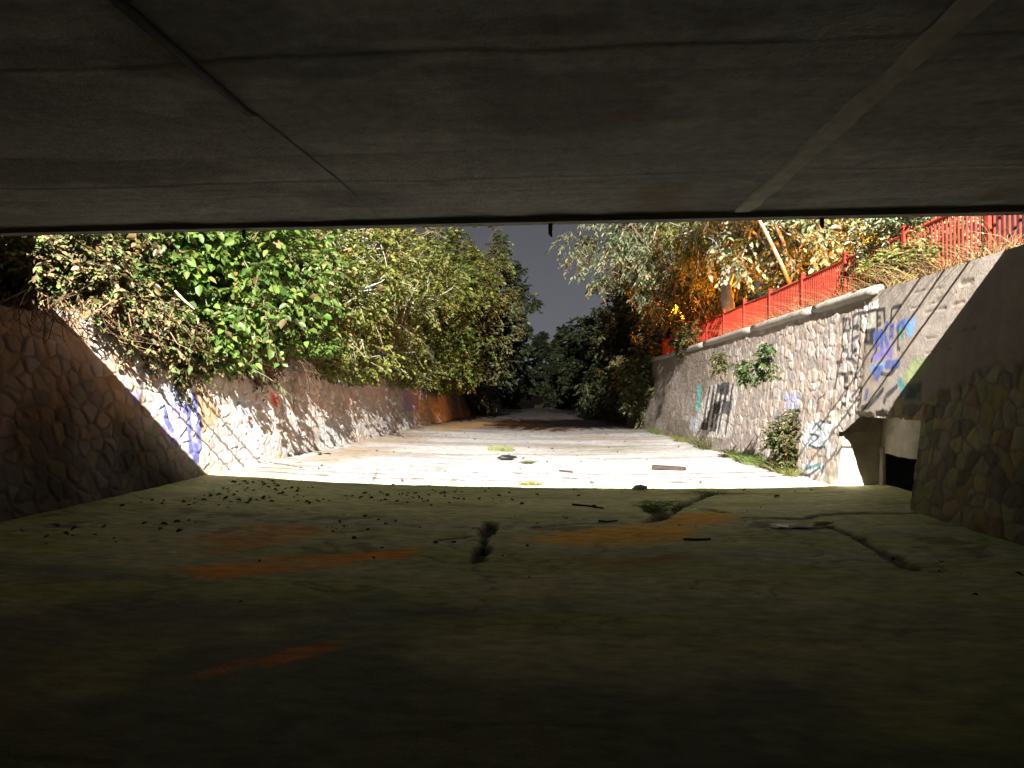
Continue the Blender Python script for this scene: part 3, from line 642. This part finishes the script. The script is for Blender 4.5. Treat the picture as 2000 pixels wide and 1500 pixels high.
def bend(a, b, n=6, sag=.0, wob=.12):
    a, b = np.array(a, float), np.array(b, float); L = np.linalg.norm(b - a); off = rng.normal(size=3) * wob * L * .5
    return [a + (b - a) * t + off * math.sin(math.pi * t) + np.array([0, 0, -sag * L * math.sin(math.pi * t)]) for t in np.linspace(0, 1, n)]
def tree(name, label, base, c, r, nclump, nleaf, leaf, pal, bark=None, group=None, cat='tree', droop=.25, trunk_r=.14, clump_r=(.5, .95), low=-9, mat=None, gap=.0, narrow=.55, lean=None, xmax=99, branch_mat=None, ymin=9.7, nlimb=7, extra=(), drop_view=False):
    bark = bark or M_bark; mat = mat or M_leaf
    base, c, r = np.array(base, float), np.array(c, float), np.array(r, float)
    root = empty(name, base); tag(root, label, cat, group)
    # clumps: spread through the crown, more toward its skin
    d = rnd_dir(nclump); rad = rng.random(nclump) ** .45
    cc = c + d * rad[:, None] * r * (.8 + .4 * rng.random((nclump, 1)))
    for (ec, er, en) in extra:
        cc = np.concatenate([cc, np.array(ec) + rnd_dir(en) * (rng.random((en, 1)) ** .4) * np.array(er)]); nclump += en
    cr_ = rng.uniform(*clump_r, nclump)
    m = MB()
    fork = base + (c - base) * .55 + rng.normal(size=3) * .1 * np.array([1, 1, .3])
    tp = bend(base - np.array([0, 0, .25]), fork, 7, 0, .10)
    m.tube(tp, list(np.linspace(trunk_r * 1.25, trunk_r * .75, 7)), 9)
    order = rng.permutation(nclump)
    main = []
    for k in order[:nlimb]:
        p = bend(fork if rng.random() < .6 else tp[4], cc[k], 7, -.06, .18); main.append(p)
        m.tube(p, list(np.linspace(trunk_r * .55, .012, 7)), 6)
    for k in order[nlimb:]:
        allp = [q_ for p in main for q_ in p[2:6]]; dd = [np.linalg.norm(q_ - cc[k]) for q_ in allp]
        s = allp[int(np.argmin(dd))]; m.tube(bend(s, cc[k], 5, .03, .2), list(np.linspace(.022, .006, 5)), 4, False)
    P, D, Nn = [], [], []
    per = max(3, int(nleaf * 1.55 / nclump))
    tips = []
    for k in range(nclump):
        nt_ = max(3, per // 10)
        td = rnd_dir(nt_); td[:, 2] -= droop * .6; td += .5 * (cc[k] - c) / (np.linalg.norm(cc[k] - c) + .1); td /= np.linalg.norm(td, axis=1, keepdims=True)
        t0 = cc[k] + rnd_dir(nt_) * cr_[k] * .6; tl = cr_[k] * rng.uniform(.5, 1.1, nt_)
        for j in range(nt_):
            nn = max(3, per // nt_); t = (np.arange(nn) + .5) / nn
            pts = t0[j] + td[j] * (t * tl[j])[:, None]; pts[:, 2] -= droop * tl[j] * t * t * .6
            side = np.cross(td[j], [0, 0, 1.0]); side /= np.linalg.norm(side) + 1e-6
            sg = np.where(np.arange(nn) % 2, 1, -1)[:, None]
            ld_ = td[j] * .7 + side * sg * .9 + rng.normal(size=(nn, 3)) * .3; ld_[:, 2] -= droop
            P.append(pts); D.append(ld_); nr = rng.normal(size=(nn, 3)) * .55 + np.array([0, -.25, .8]); Nn.append(nr)
            if j % 3 == 0: m.tube([t0[j], t0[j] + td[j] * tl[j] * .5, pts[-1]], [.008, .006, .003], 3, False)
    P, D, Nn = np.concatenate(P), np.concatenate(D), np.concatenate(Nn)
    keep = (P[:, 1] > ymin) & (P[:, 2] > low) & (P[:, 0] < xmax)
    if drop_view: keep &= (P[:, 0] > 5.0) | (P[:, 2] > 1.85 + .2313 * P[:, 1])   # canopy added for its shade; leaves that would show are dropped
    P, D, Nn = P[keep], D[keep], Nn[keep]; n = len(P)
    L = leaf * rng.uniform(.5, 1.35, n)
    m.build('trunk', bark, root, True)
    leaves_mesh('crown', P, D, Nn, L, L * narrow * rng.uniform(.8, 1.2, n), palette(n, *pal), mat, root)
    return root

LT = 'trees overhanging the left wall'
tree('leafy_tree', 'shaded brownish tree at the far left, nearest to the bridge', (-8.9, 12.0, 3.3), (-8.3, 12.3, 4.5), (1.7, 1.9, 1.6), 60, 6500, .13, MIXB, group=LT, low=2.7, ymin=9.5)
tree('leafy_tree', 'bright green tree with the largest leaves, under the bridge edge at left', (-8.6, 15.6, 3.4), (-8.1, 15.6, 4.7), (2.3, 2.2, 2.0), 85, 15000, .19, GREEN, extra=[((-7.3,15.8,3.05),(.6,1.6,.5),14)], group=LT, low=2.05, droop=.45, narrow=.62)
tree('leafy_tree', 'green tree with hanging medium leaves, next beyond the largest-leaved one', (-8.4, 19.5, 3.5), (-7.9, 19.2, 5.0), (2.5, 2.4, 2.4), 100, 15000, .17, GREEN, extra=[((-6.98,19.8,2.75),(.35,2.6,.45),26)], group=LT, low=2.7, droop=.45)
tree('leafy_tree', 'yellow-green tree with bare pale branches showing through', (-8.2, 24.5, 3.5), (-7.3, 24.2, 5.7), (2.8, 2.8, 3.0), 105, 16000, .15, YELLOWG, bark=M_pale, extra=[((-6.85,26,2.75),(.5,3.6,.5),34)], group=LT, low=2.05, droop=.3, trunk_r=.11)
tree('leafy_tree', 'olive and yellow fine-leaved tree leaning over the channel at left', (-8, 31.5, 3.5), (-7.0, 31, 6.3), (2.9, 3.3, 3.7), 120, 18000, .15, YELLOWG, bark=M_pale, extra=[((-6.5,35,2.8),(.8,4.5,.7),40)], group=LT, low=2.055, droop=.25, trunk_r=.13)
tree('leafy_tree', 'dull green tree bulging lowest over the far end of the left wall', (-7.8, 41, 3.5), (-6.1, 40, 6.9), (3.3, 3.8, 4.3), 120, 15000, .19, (GREEN[0] + YELLOWG[0], GREEN[1] + YELLOWG[1]), extra=[((-5.9, 43, 3.0), (1.3, 5, 1.0), 40)], group=LT, low=1.8)
tree('leafy_tree', 'dark brownish tree rising beside the left of the sky gap', (-8, 52, 3.5), (-6.0, 52, 8.3), (3.8, 4.5, 6), 120, 13000, .26, OLIVE, extra=[((-5.2,53,3.6),(1.8,5,1.5),34)], group=LT, low=2.4, mat=M_dull)
tree('leafy_tree', 'almost black tree with ragged edge against the sky at left', (-8, 68, 3.3), (-5.6, 68, 9.0), (4.4, 5.5, 6.6), 130, 13000, .36, DARKG, extra=[((-5,70,3.2),(2,6,1.8),30)], group=LT, low=1.6, mat=M_dull)
RT = 'trees behind the red fence'
tree('pale_tree', 'silvery tree leaning out over the channel right of the sky', (7.7, 38, 3.5), (4.3, 38, 9.2), (3.1, 2.8, 3.3), 95, 9500, .22, SILVER, bark=M_bark, group=RT, droop=.7, narrow=.34, trunk_r=.2)
tree('pale_tree', 'olive tree with a pale grey-white trunk behind the fence', at(1436, 655, 27.5), (6.7, 30.5, 8.4), (2.8, 2.6, 2.4), 85, 8500, .17, YELLOWG, bark=M_pale, group=RT, droop=.6, narrow=.36, trunk_r=.22)
tree('pale_tree', 'silver-green tree with an orange lit crooked trunk behind the fence', (7.7, 25.8, 3.5), (7.0, 24, 7.3), (2.4, 2.4, 1.6), 80, 17000, .18, SILVER, bark=M_pale, group=RT, droop=.5, narrow=.5, trunk_r=.13, extra=[((2.6, 21, 8.3), (4.2, 2.6, 1.3), 90)], drop_view=True)
tree('pale_tree', 'brown drooping tree lit orange between two pale trunks', (7.6, 37, 3.5), (6.9, 36, 7.0), (2.0, 1.8, 2.2), 60, 5200, .18, OLIVE, bark=M_pale, group=RT, droop=.8, narrow=.36, trunk_r=.18)
tree('dark_tree', 'dark bushy tree lit orange behind the end of the fence', (9, 47, 3.4), (8.3, 47, 7.2), (3.8, 4, 4.0), 100, 8000, .24, OLIVE, group=RT, mat=M_dull)
tree('dark_tree', 'dark green tree low behind the silvery leaning tree', (7.5, 58, 3.3), (6.8, 57, 7.6), (3.9, 4.5, 5.0), 110, 11000, .28, OLIVE, group=RT, low=1.5, mat=M_dull)
tree('dark_tree', 'black tree where the right wall fades into the dark', (6.5, 75, 3.0), (6.2, 74, 6.6), (4.3, 5, 5), 110, 11000, .36, DARKG, group=RT, low=.6, mat=M_dull)
tree('dark_tree', 'small trimmed looking dark tree right of the sky, below the silvery tree', (4.4, 84, .3), (3.6, 84, 5.2), (3.0, 2.5, 4.2), 70, 8000, .34, DARKG, group=RT, low=.4, mat=M_dull)
BT = 'dark trees in the background behind the near ones'
tree('background_tree', 'dark tree behind the bright green trees on the left bank', (-13, 22, 3.6), (-12.5, 22, 5.6), (3, 6, 3.2), 90, 7000, .26, DARKG, group=BT, mat=M_dull)
tree('background_tree', 'dark tree behind the olive tree on the left bank', (-12.5, 38, 3.6), (-11.5, 38, 6.2), (3.5, 8, 3.8), 90, 7000, .30, DARKG, group=BT, mat=M_dull)
tree('background_tree', 'tree lit orange beyond the fence behind the nearer street lamp', (13, 30, 3.5), (12.5, 30, 6.2), (3, 6, 3.4), 90, 7000, .24, YELLOWG, group=BT, mat=M_dull)
tree('background_tree', 'brown tree lit orange beyond the fence behind the pale trunk', (13, 50, 3.5), (13.6, 52, 7.2), (4, 6, 4.2), 90, 7000, .28, OLIVE, group=BT, mat=M_dull)
for k, (x, y, z, rx_, ry_, rz_, lab) in enumerate(((4.6, 40, 2.6, .7, 3.2, 1.5, 'dark bush hanging over the right wall just past the red fence end'), (4.2, 49, 2.2, .9, 4.5, 1.8, 'dark bush covering the right wall where the tree shade begins'), (3.7, 60, 2.0, 1.3, 5.5, 2.0, 'black bush at the far foot of the right wall'), (-6.2, 62, 2.2, 1.0, 6, 1.8, 'black bush hanging over the far end of the left wall'))):
    tree('dark_bush', lab, (x + (.9 if x > 0 else -.9), y, 3.2), (x, y, z), (rx_, ry_, rz_), 60, 5200, .22, DARKG if k > 1 else OLIVE, group='dark bushes over the far walls', cat='bush', trunk_r=.06, mat=M_dull, low=.05, droop=.6)
FT = 'trees closing the far end of the channel'
tree('far_tree', 'dark far tree directly below the gap of sky', (1.0, 108, 0), (.6, 106, 5.2), (5.0, 4, 4.8), 110, 15000, .48, DARKG, group=FT, low=.1, mat=M_dull)
tree('far_tree', 'dark far tree at the left end of the channel bed', (-6.5, 104, 0), (-6.5, 101, 5.6), (4.8, 4, 5.6), 110, 15000, .48, DARKG, group=FT, low=.1, mat=M_dull)
tree('far_tree', 'dark far tree at the right end of the channel bed', (8, 106, 0), (7.5, 103, 5.6), (4.8, 4, 5.4), 110, 15000, .48, DARKG, group=FT, low=.1, mat=M_dull)

SH = 'shrubs and weeds on the wall tops'
tree('shrub', 'grey-green shrub spilling over the red fence under the bridge edge', (6.6, 14.0, 3.5), (6.5, 14.0, 4.75), (.95, 1.3, .75), 45, 4200, .10, SILVER, group=SH, cat='shrub', trunk_r=.05, clump_r=(.25, .45), narrow=.4, ymin=10)
tree('shrub', 'low olive shrub in front of the fence by the smooth wall panel', (5.75, 13.3, 3.42), (5.85, 13.2, 3.85), (.32, 1.2, .38), 42, 3800, .075, YELLOWG, group=SH, cat='shrub', trunk_r=.03, clump_r=(.16, .3), narrow=.45, ymin=9)
tree('shrub', 'dull green shrub at the fence foot beside the coping end', (5.4, 30.5, 3.4), (5.15, 30, 3.85), (.45, 1.6, .5), 30, 2600, .11, OLIVE, group=SH, cat='shrub', trunk_r=.04, clump_r=(.25, .45))
tree('shrub', 'dark shrub behind the far end of the red fence', (6.6, 43, 3.4), (6.4, 42, 4.7), (1.3, 2.2, 1.4), 45, 3500, .18, OLIVE, group=SH, cat='shrub', trunk_r=.06, mat=M_dull)
tree('shrub', 'yellow leaved shrub lit orange under the street lamp', (8.8, 26, 3.5), (8.6, 25.5, 5.2), (1.2, 1.3, 1.3), 50, 4200, .14, YELLOWG, group=SH, cat='shrub', trunk_r=.05)
tree('shrub', 'olive and brown shrub hanging over the left wall near the bridge', (-7.6, 12.6, 2.9), (-7.1, 12.8, 2.95), (.4, 1.5, .6), 50, 3600, .10, MIXB, group=SH, cat='shrub', trunk_r=.04, clump_r=(.25, .5), mat=M_dry, droop=.6, ymin=9.2)
tree('shrub', 'brownish bush above the left wall corner', (-7.9, 11.4, 3.3), (-7.8, 11.6, 3.9), (.8, 1.1, .6), 45, 3200, .10, MIXB, group=SH, cat='shrub', trunk_r=.04, clump_r=(.25, .5), mat=M_dry, droop=.4, ymin=9.2)
tree('shrub', 'dark green creeper hanging down the left wall beside the blue graffiti', (-7.4, 14.6, 2.9), (-6.95, 14.6, 2.55), (.22, 1.5, .75), 60, 4200, .10, MIXB, group=SH, cat='shrub', trunk_r=.03, clump_r=(.2, .4), droop=.7)
tree('shrub', 'brown dry creeper hanging on the left wall past the blue graffiti', (-7.4, 17.6, 2.8), (-7.0, 17.6, 2.6), (.2, 1.8, .5), 45, 3200, .10, BROWN, group=SH, cat='shrub', trunk_r=.03, clump_r=(.2, .4), droop=.8, mat=M_dry)
tree('shrub', 'bushy wall plant hanging from the coping, farthest of the three', at(1400, 690, 21.6), np.array(at(1402, 715, 21.2)) + [.02, -.2, .1], (.05, .5, .24), 14, 600, .07, OLIVE, group='plants growing out of the right wall', cat='wall plant', trunk_r=.02, clump_r=(.14, .28), droop=.5)
tree('shrub', 'sparse leafy wall plant, middle one of the three', at(1462, 705, 17.6), np.array(at(1464, 722, 17.4)) + [-.12, 0, 0], (.10, .35, .28), 16, 330, .085, MIXG, group='plants growing out of the right wall', cat='wall plant', trunk_r=.015, clump_r=(.1, .22), droop=.6)
tree('shrub', 'leafy wall plant with broad leaves, nearest of the three', at(1508, 680, 16.0), np.array(at(1506, 702, 15.9)) + [-.14, 0, 0], (.12, .38, .36), 22, 460, .09, MIXG, group='plants growing out of the right wall', cat='wall plant', trunk_r=.015, clump_r=(.1, .22), droop=.6)
tree('shrub', 'tall olive weed bush growing up the wall foot left of the niche', (4.95, 16.6, .02), (4.92, 16.6, .62), (.22, .5, .62), 40, 2600, .075, OLIVE, group='weeds at the foot of the right wall', cat='weed', trunk_r=.02, clump_r=(.14, .28))

def blades(name, P, h, w, col, mat, parent=None, lean=.5):
    P = np.asarray(P); n = len(P); d = rng.normal(size=(n, 3)) * lean; d[:, 2] = 1; h = h[:, None]
    s = np.cross(d, rng.normal(size=(n, 3))); s /= np.linalg.norm(s, axis=1, keepdims=True); s *= w
    b = P; c = P + d * h * .55; e = P + d * h * .55 + (d * [1.9, 1.9, .55]) * h * .45
    V = np.stack([b - s, b + s, c + s * .7, c - s * .7, e], 1).reshape(-1, 3); i = np.arange(n)[:, None] * 5
    f = [tuple(x) for x in np.concatenate([i + [[0, 1, 2, 3]]]).tolist()] + [tuple(x) for x in (i + [[3, 2, 4]]).tolist()]
    return mesh_np(name, V, f, mat, parent, np.repeat(col, 5, 0))
def tuft(name, label, c, rx_, ry_, n, h, pal, cat='weed', group=None, mat=None, lean=.5, w=.006):
    c = np.array(c); P = c + np.stack([rng.normal(size=n).clip(-1.4, 1.4) * rx_ * .5, rng.normal(size=n).clip(-1.4, 1.4) * ry_ * .5, np.zeros(n) - .02], 1)
    o = blades(name, P, h * rng.uniform(.5, 1.2, n), w, palette(n, *pal), mat or M_leaf, None, lean); tag(o, label, cat, group); return o
WG = 'weeds at the foot of the right wall'
tuft('grass_tuft', 'bright green grass tuft at the foot of the right wall', on_floor(1470, 905), .35, 1.0, 700, .32, (GREEN[0], GREEN[1]), group=WG)
tuft('grass_tuft', 'yellowish grass tuft below the dark block letters', on_floor(1372, 868), .3, .9, 300, .35, YELLOWG, group=WG)
tuft('grass_tuft', 'grey-green weeds between the block letters and the bright tuft', np.array(on_floor(1425, 882)) + [.12, 0, .02], .22, .8, 420, .5, OLIVE, group=WG)
tuft('grass_tuft', 'dark weeds at the far end of the lit right wall foot', on_floor(1320, 852), .35, 1.8, 400, .45, OLIVE, group=WG)
tuft('grass_tuft', 'pale weeds under the scribbled tag beside the niche', on_floor(1545, 928), .25, .6, 220, .22, YELLOWG, group=WG)
for k, (px, py, lab) in enumerate(((1298, 846, 'low dark weeds where the right wall foot leaves the light'), (1345, 860, 'yellow-green weeds left of the tuft under the block letters'), (1400, 874, 'rough weeds below the right half of the block letters'), (1447, 893, 'dense grass left of the bright green tuft'), (1502, 912, 'green grass between the bright tuft and the tall weed bush'), (1524, 922, 'leafy grass at the base of the tall weed bush'))):
    c = np.array(on_floor(px, py)); tuft('grass_tuft', lab, [xr(c[1]) - .06, c[1], c[2]], .3, .03 * c[1] * c[1] / 17, 230, (.3, .22, .4, .3, .2, .34)[k], (GREEN, YELLOWG, OLIVE, YELLOWG, GREEN, OLIVE)[k], group=WG, lean=.7, w=.008)
FG = 'grass tufts on the channel bed'
tuft('grass_tuft', 'pale yellow-green grass tuft standing in the middle of the bright bed', on_floor(978, 880), .5, .4, 420, .22, ([(.34, .36, .14), (.28, .30, .12)], [1, 1]), group=FG)
tuft('grass_tuft', 'ochre grass tuft at the edge of the bridge shadow', on_floor(1035, 947), .28, .2, 220, .10, ([(.30, .22, .05), (.22, .20, .05)], [1, 1]), group=FG, lean=1.0)
tuft('grass_tuft', 'small olive tuft in the joint behind the shadow edge', on_floor(1030, 905), .14, .35, 160, .10, OLIVE, group=FG, lean=1.0)
tuft('grass_tuft', 'dark moss and grass clump filling the wide floor crack', np.array(on_floor(1290, 988)) + [0, 0, -.03], .45, .5, 500, .11, (GREEN[0][:3], GREEN[1][:3]), group=FG, lean=.9)
tuft('grass_tuft', 'dark weeds at the end of the long floor crack', np.array(on_floor(1385, 964)) + [0, 0, -.03], .3, .3, 200, .10, (GREEN[0][:3], GREEN[1][:3]), group=FG, lean=.9)
# uncountable dry grass on the wall tops
n = 2600; yy_ = rng.uniform(9.6, 24, n); off = np.abs(rng.normal(size=n)) * .35 + .02
P = np.stack([xr(yy_) + BR * 3.36 + off, yy_, zt_r(yy_) + .02], 1); sp = fbm(yy_ * 1.1, yy_ * 0, 5) > .42; P = P[sp | (rng.random(n) < .25)]
o = blades('dry_grass', P, rng.uniform(.12, .55, len(P)), .004, palette(len(P), [(.20, .11, .045), (.13, .075, .03), (.11, .105, .035)], [3, 2, 2]), M_dry, None, .9)
tag(o, 'dry straw coloured grass along the top of the right wall', 'grass', kind='stuff')
n = 9000; yy_ = rng.uniform(9.6, 50, n); off = rng.normal(size=n) * .25
P = np.stack([xl(yy_) - BL * 2.86 - off - .06, yy_, zt_l(yy_) - .02 + .1 * rng.random(n)], 1)
o = blades('dry_grass', P, rng.uniform(-.8, .35, n), .008, palette(n, *BROWN), M_dry, None, .55)
tag(o, 'brown dry grass hanging along the top of the left wall', 'grass', kind='stuff')

# single branches
def branch(name, label, pts, r, mat=None):
    m = MB(); m.tube(pts, r, 6); o = m.build(name, mat or M_stalk); tag(o, label, 'branch'); return o
branch('dry_branch', 'bare pale stick slanting across the leaves at left', [at(342, 568, 13.0), at(358, 585, 13.0), at(380, 604, 13.05)], [.018, .022, .010])
r0 = empty('leafy_branch', at(510, 735, 14.5)); tag(r0, 'dark leafy branch tip hanging in front of the left wall', 'branch')
bp = [np.array(at(x, y, 14.3)) for x, y in ((495, 722), (520, 735), (545, 752), (570, 775))]
m = MB(); m.tube(bp, [.010, .008, .006, .004], 5); m.build('stem', M_bark, r0)
P, D = [], []
for k in range(15):
    t = k / 14 * 2.99; i = int(t); p = bp[i] + (bp[i + 1] - bp[i]) * (t - i); P.append(p); D.append(np.array([.5 * rng.normal() + .4, .1 * rng.normal(), -1 + .3 * rng.normal()]))
P, D = np.array(P), np.array(D); leaves_mesh('leaves', P, D, rng.normal(size=(15, 3)) + [0, -1, .3], np.full(15, .13) * rng.uniform(.8, 1.2, 15), np.full(15, .05), palette(15, *DARKG), M_leaf, r0)  # leaves coloured near black in place of the shade they hang in

# ------------------------------------------------------------------ litter on the channel bed
n = 3200
px_ = rng.uniform(-6.2, 4.6, n); py_ = rng.uniform(6.0, 14.2, n); w = np.exp(-((px_ + 4.2) / 2.2) ** 2) * np.exp(-((py_ - 12.2) / 2.2) ** 2) + .03
w = w * 2.4 * sstep(.46, .62, fbm(px_ * .8, py_ * 1.1, 241, 4)); k = rng.random(n) < w; px_, py_ = px_[k], py_[k]
px_ = np.concatenate([px_, rng.uniform(-6, 4, 160)]); py_ = np.concatenate([py_, rng.uniform(14.5, 34, 160)])
n = len(px_); ang = rng.uniform(0, 6.28, n); D = np.stack([np.cos(ang), np.sin(ang), .25 * rng.normal(size=n)], 1)
P = np.stack([px_, py_, floor_z(px_) + .012 + .02 * rng.random(n)], 1); L = .02 + .09 * rng.random(n) ** 2.2
o = leaves_mesh('fallen_leaves', P, D, np.tile([0, 0, 1.0], (n, 1)) + .35 * rng.normal(size=(n, 3)), L, L * .5, palette(n, [(.045, .035, .02), (.03, .03, .02), (.10, .055, .02)], [3, 2, 1]), M_dry, None, .5)
tag(o, 'dark fallen leaves and crumbs scattered over the bed', 'leaf litter', kind='stuff')

def stick(label, pts, r, mat=M_wood, z=.02):
    P_ = [np.array(on_floor(*p)) + [0, 0, z] for p in pts]; m = MB(); m.tube(P_, r, 6); o = m.build('stick', mat); tag(o, label, 'stick', 'sticks on the channel bed'); return o
stick('thin dark stick lying in the bridge shadow near mid bed', [(1118, 988), (1145, 990), (1178, 995)], [.02, .015, .012])
stick('short forked twig at the rim of the orange silt', [(1170, 1020), (1185, 1022), (1206, 1019)], [.016, .014, .010])
stick('crumbly dark twig on the right end of the orange silt', [(1335, 1057), (1360, 1058), (1388, 1056)], [.018, .02, .010])
stick('small dark twig on the bright bed left of the plank', [(1092, 921), (1108, 923), (1118, 924)], [.02, .03, .02])
# brown plank
a, b = on_floor(1275, 917), on_floor(1338, 919); c = (np.array(a) + b) / 2
m = MB(); m.box((c[0], c[1], c[2] + .05), (np.linalg.norm(b - a), .16, .07), rz=math.atan2(b[1] - a[1], b[0] - a[0]), ry=.01, jit=.012); o = m.build('plank', M_wood); tag(o, 'dark brown plank lying on the bright bed at right', 'plank')
def crumple(name, label, cat, c, s, mat, n=(9, 7), seed=1):
    us = np.linspace(0, 2 * math.pi, n[0] + 1)[:-1]; V = []; f = []
    r_ = np.random.default_rng(seed)
    for j in range(n[1]):
        th = math.pi * (j + .001) / (n[1] - 1 + .002)
        for u in us:
            k = .65 + .55 * r_.random(); V.append((c[0] + s[0] * k * math.sin(th) * math.cos(u), c[1] + s[1] * k * math.sin(th) * math.sin(u), c[2] + max(s[2] * .02, s[2] * (.9 + k * math.cos(th)) * .5)))
    for j in range(n[1] - 1):
        for i in range(n[0]): f.append((j * n[0] + i, j * n[0] + (i + 1) % n[0], (j + 1) * n[0] + (i + 1) % n[0], (j + 1) * n[0] + i))
    o = mesh_np(name, np.array(V), f, mat); tag(o, label, cat); return o
crumple('plastic_bag', 'crumpled black plastic bag on the bright bed', 'bag', on_floor(990, 898), (.28, .16, .14), M_black, seed=3)
crumple('paper_scrap', 'small crumpled white scrap at the edge of the bridge shadow', 'scrap', on_floor(1176, 952), (.11, .09, .10), M_white, seed=4)
crumple('plastic_sheet', 'flattened pale plastic sheet lying in the shade near the right wall', 'plastic sheet', on_floor(1525, 1032), (.16, .16, .06), M_white, seed=5)
crumple('plastic_wrap', 'long dirty grey wrapper beside the pale plastic sheet', 'wrapper', on_floor(1568, 1032), (.28, .10, .05), surf('dirty_plastic', (.34, .31, .25), rough=.5, scale=12), seed=6)
a, b = np.array(on_floor(1588, 1031)) + [0, 0, .045], np.array(on_floor(1625, 1027)) + [0, 0, .045]; t = (b - a)
bt = empty('plastic_bottle', a); tag(bt, 'yellowish plastic bottle lying at the end of the wrapper', 'bottle')
m = MB(); m.tube([a, a + t * .03, a + t * .6, a + t * .82, a + t * .92], [.03, .042, .042, .02, .016], 10); m.build('body', M_yellow, bt, True)
m = MB(); m.tube([a + t * .92, a + t], .019, 10); m.build('cap', M_white, bt)
crumple('rock', 'grey broken lump on the bed where the shadow edge bends', 'rock', on_floor(1250, 956), (.16, .12, .09), M_cop, seed=8)
